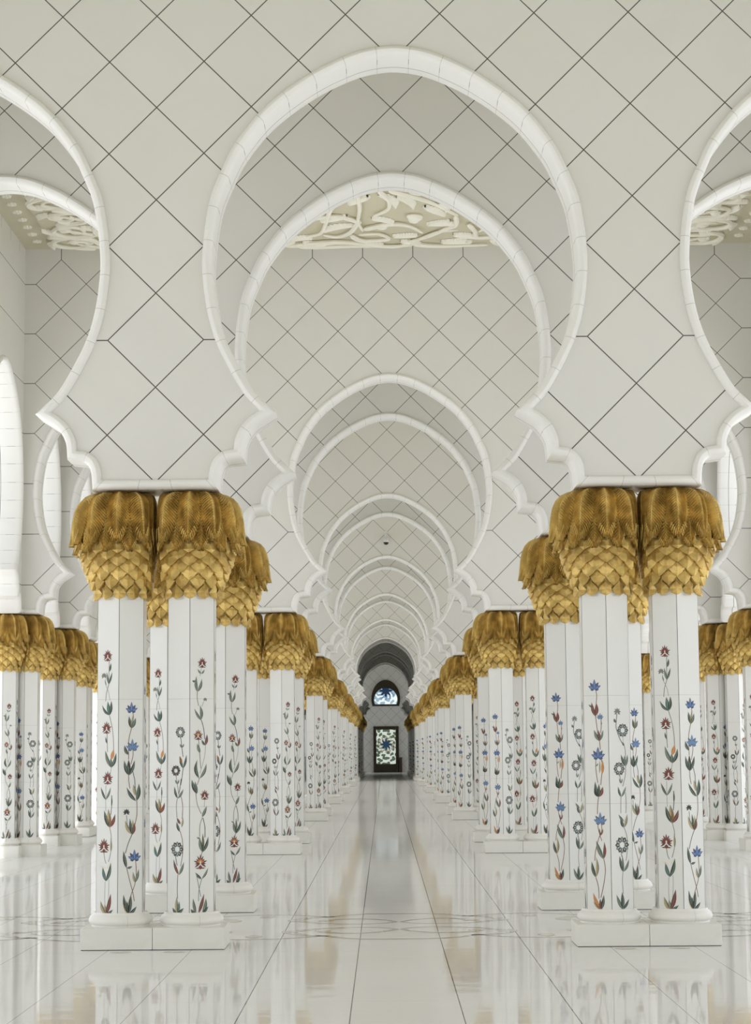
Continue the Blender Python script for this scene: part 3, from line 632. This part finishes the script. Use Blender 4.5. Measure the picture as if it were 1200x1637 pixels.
def frond_mb(a0, big, planes, mb=None):
    """one pinnate palm frond bending out over the capital"""
    mb = mb or MB()
    if big: prof = [(3.775, .215), (3.765, .275), (3.735, .335), (3.69, .378), (3.63, .405), (3.55, .422), (3.46, .432), (3.385, .440), (3.33, .452)]; N, hw0 = 28, .110
    else: prof = [(3.60, .345), (3.53, .372), (3.45, .385), (3.38, .392), (3.31, .402), (3.252, .418)]; N, hw0 = 17, .088
    L = [0]
    for a, b in zip(prof, prof[1:]): L.append(L[-1]+sqrt((a[0]-b[0])**2+(a[1]-b[1])**2))
    def at(t):
        s = t*L[-1]
        for i in range(len(L)-1):
            if s <= L[i+1]+1e-9:
                f = (s-L[i])/(L[i+1]-L[i]); return tuple(prof[i][q]*(1-f)+prof[i+1][q]*f for q in (0, 1))
        return prof[-1]
    rows = []; sk = .20 if big else .24
    US = (-1, -.7, -.38, -.07, 0, .07, .38, .7, 1)
    for i in range(2*N+1):
        t0 = -sk+(1+sk)*i/(2*N); row = []; ridge = i % 2
        for u in US:
            au = abs(u); t = min(1.0, max(0.0, t0+sk*au))
            if big: w = hw0*(min(1, .46+t*1.7))*(1 if t < .58 else 1-.72*((t-.58)/.42)**1.6)
            else: w = hw0*(min(1, .30+t*1.9))*(1 if t < .5 else 1-.75*((t-.5)/.5)**1.6)
            edge = 1+((.05+.16*max(0, t-.5)) if ridge else -(.04+.16*max(0, t-.5)))*(au == 1)
            z, r = at(t)
            dr = -(.052 if big else .036)*au**1.3 + ((.009 if ridge else -.011)*(1 if au > .2 else .4 if au > 0 else 0)) + (.010 if au == 0 else 0)
            dr += .016*max(0, t-.8)/.2*(au > .3)
            x = u*w*edge
            ang = a0+x/max(r, .2)
            row.append(clamp(((r+dr)*cos(ang), (r+dr)*sin(ang), z), planes))
        rows.append(row)
    mb.grid(rows)
    # leaflet tips: fine separate points at the end of the frond
    for j in range(-5, 6):
        u = j/5; z, r = at(.95-.16*abs(u)); w = hw0*.46
        a1 = a0+u*w/r; z2, r2 = at(1.0-.16*abs(u)**1.5); a2 = a0+u*w*1.5/r2
        p1 = Vector(clamp(((r-.004)*cos(a1), (r-.004)*sin(a1), z+.01), planes)); p2 = Vector(clamp(((r2+.006)*cos(a2), (r2+.006)*sin(a2), z2-.026+.012*abs(u)), planes))
        sd = Vector((-sin(a1), cos(a1), 0))*.0065; ou = Vector((cos(a1), sin(a1), 0))*.006
        mb.face([p1-sd, p1+ou, p2]); mb.face([p1+ou, p1+sd, p2]); mb.face([p1+sd, p1-sd, p2])
    return mb
CL = {'L': [(1, 0, .2945)], 'R': [(-1, 0, .2945)],
      'C': [(.7071, .7071, .2085), (.7071, -.7071, .2085)]}   # neighbour on +X / on -X / corner cluster (others towards +X)
BODY_ME, FROND_ME, FROND1 = {}, {}, {}
for key, pl in CL.items():
    o = body_mb(pl).build('capital', [MAT['gold']]); BODY_ME[key] = o.data; bpy.data.objects.remove(o)
    mb = MB(); singles = []
    for k in range(12):
        for big in (1, 0):
            a0 = -pi/2+(k+(0 if big else .5))*pi/6
            frond_mb(a0, big, pl, mb)
            if key != 'C':
                q = frond_mb(a0, big, pl); o = q.build('frond', [MAT['gold']], None); singles.append(o.data); bpy.data.objects.remove(o)
    o = mb.build('fronds', [MAT['gold']], None); FROND_ME[key] = o.data; FROND1[key] = singles; bpy.data.objects.remove(o)
def part(name, me, parent, loc=(0, 0, 0), rz=0):
    o = bpy.data.objects.new(name, me); COL.objects.link(o); o.parent = parent; o.location = loc; o.rotation_euler = (0, 0, rz); return o
def column_parts(root, off, shaft, cap, cap_rz, plinth=True, single=False):
    if plinth: part('plinth', PLINTH, root, off)
    part('base_ring', RING, root, off); part('shaft', SHAFT_ME[shaft], root, off)
    c = part('capital', BODY_ME[cap], root, off, cap_rz)
    if root.get('_first', True) is True: pass
    if single:
        for me in FROND1[cap]: part('frond', me, c)
    else: part('palm_fronds', FROND_ME[cap], c)
ORD = ['front', 'second', 'third', 'fourth', 'fifth', 'sixth', 'seventh', 'eighth', 'ninth', 'tenth', 'eleventh', 'twelfth', 'thirteenth', 'fourteenth', 'fifteenth', 'sixteenth', 'seventeenth', 'eighteenth']
VIS = {  # which panels show left/right of the front arris
    0: 'red flowers left of its edge, blue right', 4: 'grey ring flowers left of its edge, red right', 2: 'blue flowers left of its edge, grey rings right'}
for ri, k in enumerate(ROWS):
    for sd in (-1, 1):
        for e in (-1, 1):
            x = sd*HA+e*B/2; shaft = {(-1, -1): 0, (-1, 1): 4, (1, -1): 2, (1, 1): 0}[(sd, e)]
            root = empty('column_with_palm_capital', (x, RY(k), 0))
            side = 'left' if sd < 0 else 'right'; pos = 'aisle-side' if sd*e < 0 else 'outer'
            if ri < 2: lab = f'{"nearest" if ri == 0 else "second"} row, {side} pair, {pos} column, {VIS[shaft]}'
            elif ri < 4: lab = f'white column with gilded palm capital, {pos} one of the {side} pair in the {ORD[ri]} row'
            else: lab = f'distant white gold-topped column on the {side} of the aisle, {ORD[ri]} row, {pos} of pair'
            tag(root, lab, 'column', 'columns in pairs along the central aisle')
            column_parts(root, (0, 0, 0), shaft, 'L' if e < 0 else 'R', 0, True, ri < 2)
# outer arcades: single pairs set lengthwise, and clusters of four where the cross walls meet
PL = MB(); a, b_ = B, B/2
outl = [(-a, -b_), (-b_, -b_), (-b_, -a), (b_, -a), (b_, -b_), (a, -b_), (a, b_), (b_, b_), (b_, a), (-b_, a), (-b_, b_), (-a, b_)]
n = 12; PL.v = [(x, y, 0) for x, y in outl]+[(x, y, .178) for x, y in outl]
for i in range(n): PL.f.append((i, (i+1) % n, n+(i+1) % n, n+i)); PL.m.append(0)
PL.f.append(tuple(range(n, 2*n))); PL.m.append(0); PL.f.append(tuple(reversed(range(n)))); PL.m.append(0)
o = PL.build('plinth', [MAT['plinth']]); bm = bmesh.new(); bm.from_mesh(o.data)
bmesh.ops.bevel(bm, geom=[e for e in bm.edges if max(v.co.z for v in e.verts) > .1], offset=.007, segments=2, affect='EDGES'); bm.to_mesh(o.data); bm.free()
PLUS = o.data; bpy.data.objects.remove(o)
ci = 0
for k in range(4, K_DARK+1):
    for sd in (-1, 1):
        side = 'left' if sd < 0 else 'right'
        if k in ROWS:
            root = empty('column_cluster', (sd*XO, RY(k), 0))
            tag(root, f'{side} outer arcade cluster of four white columns level with the {ORD[ROWS.index(k)]} aisle row', 'column cluster', 'corner clusters of the outer arcades')
            part('plinth', PLUS, root)
            for i, (ox, oy) in enumerate(((-1, 0), (0, -1), (1, 0), (0, 1))):
                column_parts(root, (ox*B/2, oy*B/2, 0), (0, 4, 2, 0)[i], 'C', i*pi/2, False)
        elif True:
            for e in (-1, 1):
                root = empty('column_with_palm_capital', (sd*XO, RY(k)+e*B/2, 0))
                nxt = ORD[ROWS.index(max(r for r in ROWS if r < k))]
                which = 'first' if (k-1) not in ROWS or True else ''
                which = 'nearer' if (k % 4) == 2 else 'farther'
                tag(root, f'{side} outer arcade past the {nxt} aisle row, {which} pair, {"front" if e < 0 else "back"} gold-topped column', 'column', 'columns of the outer arcades')
                column_parts(root, (0, 0, 0), 0 if e < 0 else 4, 'L' if e < 0 else 'R', pi/2)

# ------------------------------------------------------------------ end wall, door, lunette
mb = MB()
mb.box(-XO-.3, XO+.3, Y_END, Y_END+.3, 0, CEIL+.05)
struct(mb.build('wall_back', [MAT['tile']]))
mb = MB(); mb.box(-XO-.3, XO+.3, RY(-5)-.3, RY(-5), 0, CEIL+.05)
struct(mb.build('wall_front_blocker', [MAT['endwall']]))  # unseen solid wall behind the camera, added to block light from the front row
def glass_mat(name, cols, zc, sc, strength):
    """backlit stained glass: radial petal pattern round a blue centre"""
    m, nt, p = newmat(name); g = G(nt); vec, xyz = g.coord()
    dx = xyz[0]; dz = g.m('SUBTRACT', xyz[2], zc)
    r = g.m('SQRT', g.m('ADD', g.m('MULTIPLY', dx, dx), g.m('MULTIPLY', dz, dz))); a = g.m('ARCTAN2', dz, dx)
    pet = g.m('MULTIPLY', g.m('ADD', g.m('COSINE', g.m('MULTIPLY', a, 8.0)), 1.0), .5)
    core = g.m('LESS_THAN', r, g.m('ADD', .22*sc, g.m('MULTIPLY', pet, .2*sc)))
    wob = g.noise(vec, 3.0/sc, 2, .5)
    rr = g.m('ADD', r, g.m('MULTIPLY', wob, .25*sc))
    leaf = g.m('GREATER_THAN', g.m('MULTIPLY', g.m('COSINE', g.m('ADD', g.m('MULTIPLY', a, 8.0), g.m('MULTIPLY', r, 2.5/sc))), g.m('SINE', g.m('MULTIPLY', rr, 15/sc))), .12)
    star = g.m('GREATER_THAN', g.m('MULTIPLY', g.m('SINE', g.m('MULTIPLY', dx, 9.0/sc)), g.m('SINE', g.m('MULTIPLY', dz, 8.0/sc))), .55)
    leaf = g.m('MAXIMUM', leaf, star)
    mid = g.m('MULTIPLY', g.m('LESS_THAN', r, .62*sc), g.m('GREATER_THAN', g.m('SINE', g.m('ADD', g.m('MULTIPLY', a, 12), g.m('MULTIPLY', r, 14/sc))), .1))
    c = g.mix(leaf, cols[0], cols[1]); c = g.mix(mid, c, cols[2]); c = g.mix(core, c, cols[3])
    nt.links.new(c, p.inputs['Base Color']); nt.links.new(c, p.inputs['Emission Color'])
    p.inputs['Emission Strength'].default_value = strength; p.inputs['Roughness'].default_value = .2
    return m
gm = glass_mat('stained_glass_door', ((.78, .84, .76), (.10, .14, .09), (.36, .33, .26), (.02, .05, .10)), 2.05, 1.0, .6)
gl = glass_mat('stained_glass_lunette', ((.86, .95, .95), (.30, .42, .52), (.16, .26, .38), (.012, .03, .07)), 6.0, 1.15, .85)
door = struct(empty('door_1', (.03, Y_END-.02, 0)))
mb = MB(); y0, y1 = -.12, 0
mb.box(-.93, -.72, y0, y1, 0, 3.38); mb.box(.70, .93, y0, y1, 0, 3.38); mb.box(-.72, .70, y0, y1, 3.14, 3.38); mb.box(-.72, .70, y0, y1, 0, .62)
f = mb.build('door_frame', [MAT['bronze']], door); bevel(f, .02)
mb = MB(); mb.box(-.72, .70, -.07, -.04, .62, 3.14); mb.build('glass_panel', [gm], door)
mb = MB(); mb.tube([(-.60, -.16, 1.2), (-.60, -.2, 1.25), (-.60, -.2, 1.7), (-.60, -.16, 1.75)], .02, 8); mb.build('door_handle', [MAT['bronze']], door)
mb = MB(); mb.box(.97, 1.17, -.30, -.02, 0, 1.05); mb.box(.95, 1.19, -.32, -.02, 1.05, 1.10)
o = mb.build('wooden_stand', [plain('dark_wood', (.07, .045, .025), .5)], None, False, (.03, Y_END, 0)); bevel(o, .01); tag(o, 'small dark brown stand against the far wall, right beside the glass door', 'stand')
win = struct(empty('window_1', (.03, Y_END-.02, 0)))
def lun(r, h, z0, n=28): # flattened horseshoe outline
    P = []
    for i in range(n+1):
        a = radians(-22)+radians(224)*i/n
        P.append((r*cos(a), z0+h*(sin(a)+sin(radians(22)))/(1+sin(radians(22)))))
    return P
out_, in_ = lun(1.06, 1.93, 4.86), lun(.86, 1.2, 5.0)
n = len(out_); mb = MB()
for i in range(n-1):
    mb.face([(out_[i][0], -.12, out_[i][1]), (in_[i][0], -.12, in_[i][1]), (in_[i+1][0], -.12, in_[i+1][1]), (out_[i+1][0], -.12, out_[i+1][1])])
    mb.face([(out_[i][0], -.12, out_[i][1]), (out_[i+1][0], -.12, out_[i+1][1]), (out_[i+1][0], 0, out_[i+1][1]), (out_[i][0], 0, out_[i][1])])
    mb.face([(in_[i][0], -.12, in_[i][1]), (in_[i][0], -.04, in_[i][1]), (in_[i+1][0], -.04, in_[i+1][1]), (in_[i+1][0], -.12, in_[i+1][1])])
mb.face([(out_[0][0], -.12, out_[0][1]), (out_[-1][0], -.12, out_[-1][1]), (in_[-1][0], -.12, in_[-1][1]), (in_[0][0], -.12, in_[0][1])])
mb.build('window_frame', [MAT['bronze']], win)
mb = MB(); mb.face([(x, -.05, z) for x, z in reversed(in_)]); mb.build('glass_pane', [gl], win)

# ------------------------------------------------------------------ security camera over the seventh row arch
root = empty('security_camera', (-.012, RY(12)-TH, 8.0))
tag(root, 'small white dome security camera with black lens fixed above a distant arch', 'security camera')
mb = MB(); mb.box(-.05, .05, -.03, 0, .16, .34); mb.tube([(0, -.03, .26), (0, -.14, .24), (0, -.15, .10)], .022, 8)
mb.lathe([(.0, .13), (.07, .12), (.095, .06), (.1, 0), (.085, -.015)], 20, 0, 0, -.15); o = mb.build('bracket', [MAT['white_plastic']], root, True); o.data.set_sharp_from_angle(angle=radians(40))
mb = MB(); mb.lathe([(.082, -.01), (.078, -.045), (.055, -.08), (.02, -.095), (0, -.098)], 20, 0, 0, -.15); o = mb.build('lens_dome', [MAT['black']], root, True); o['label'] = 'black lens dome'
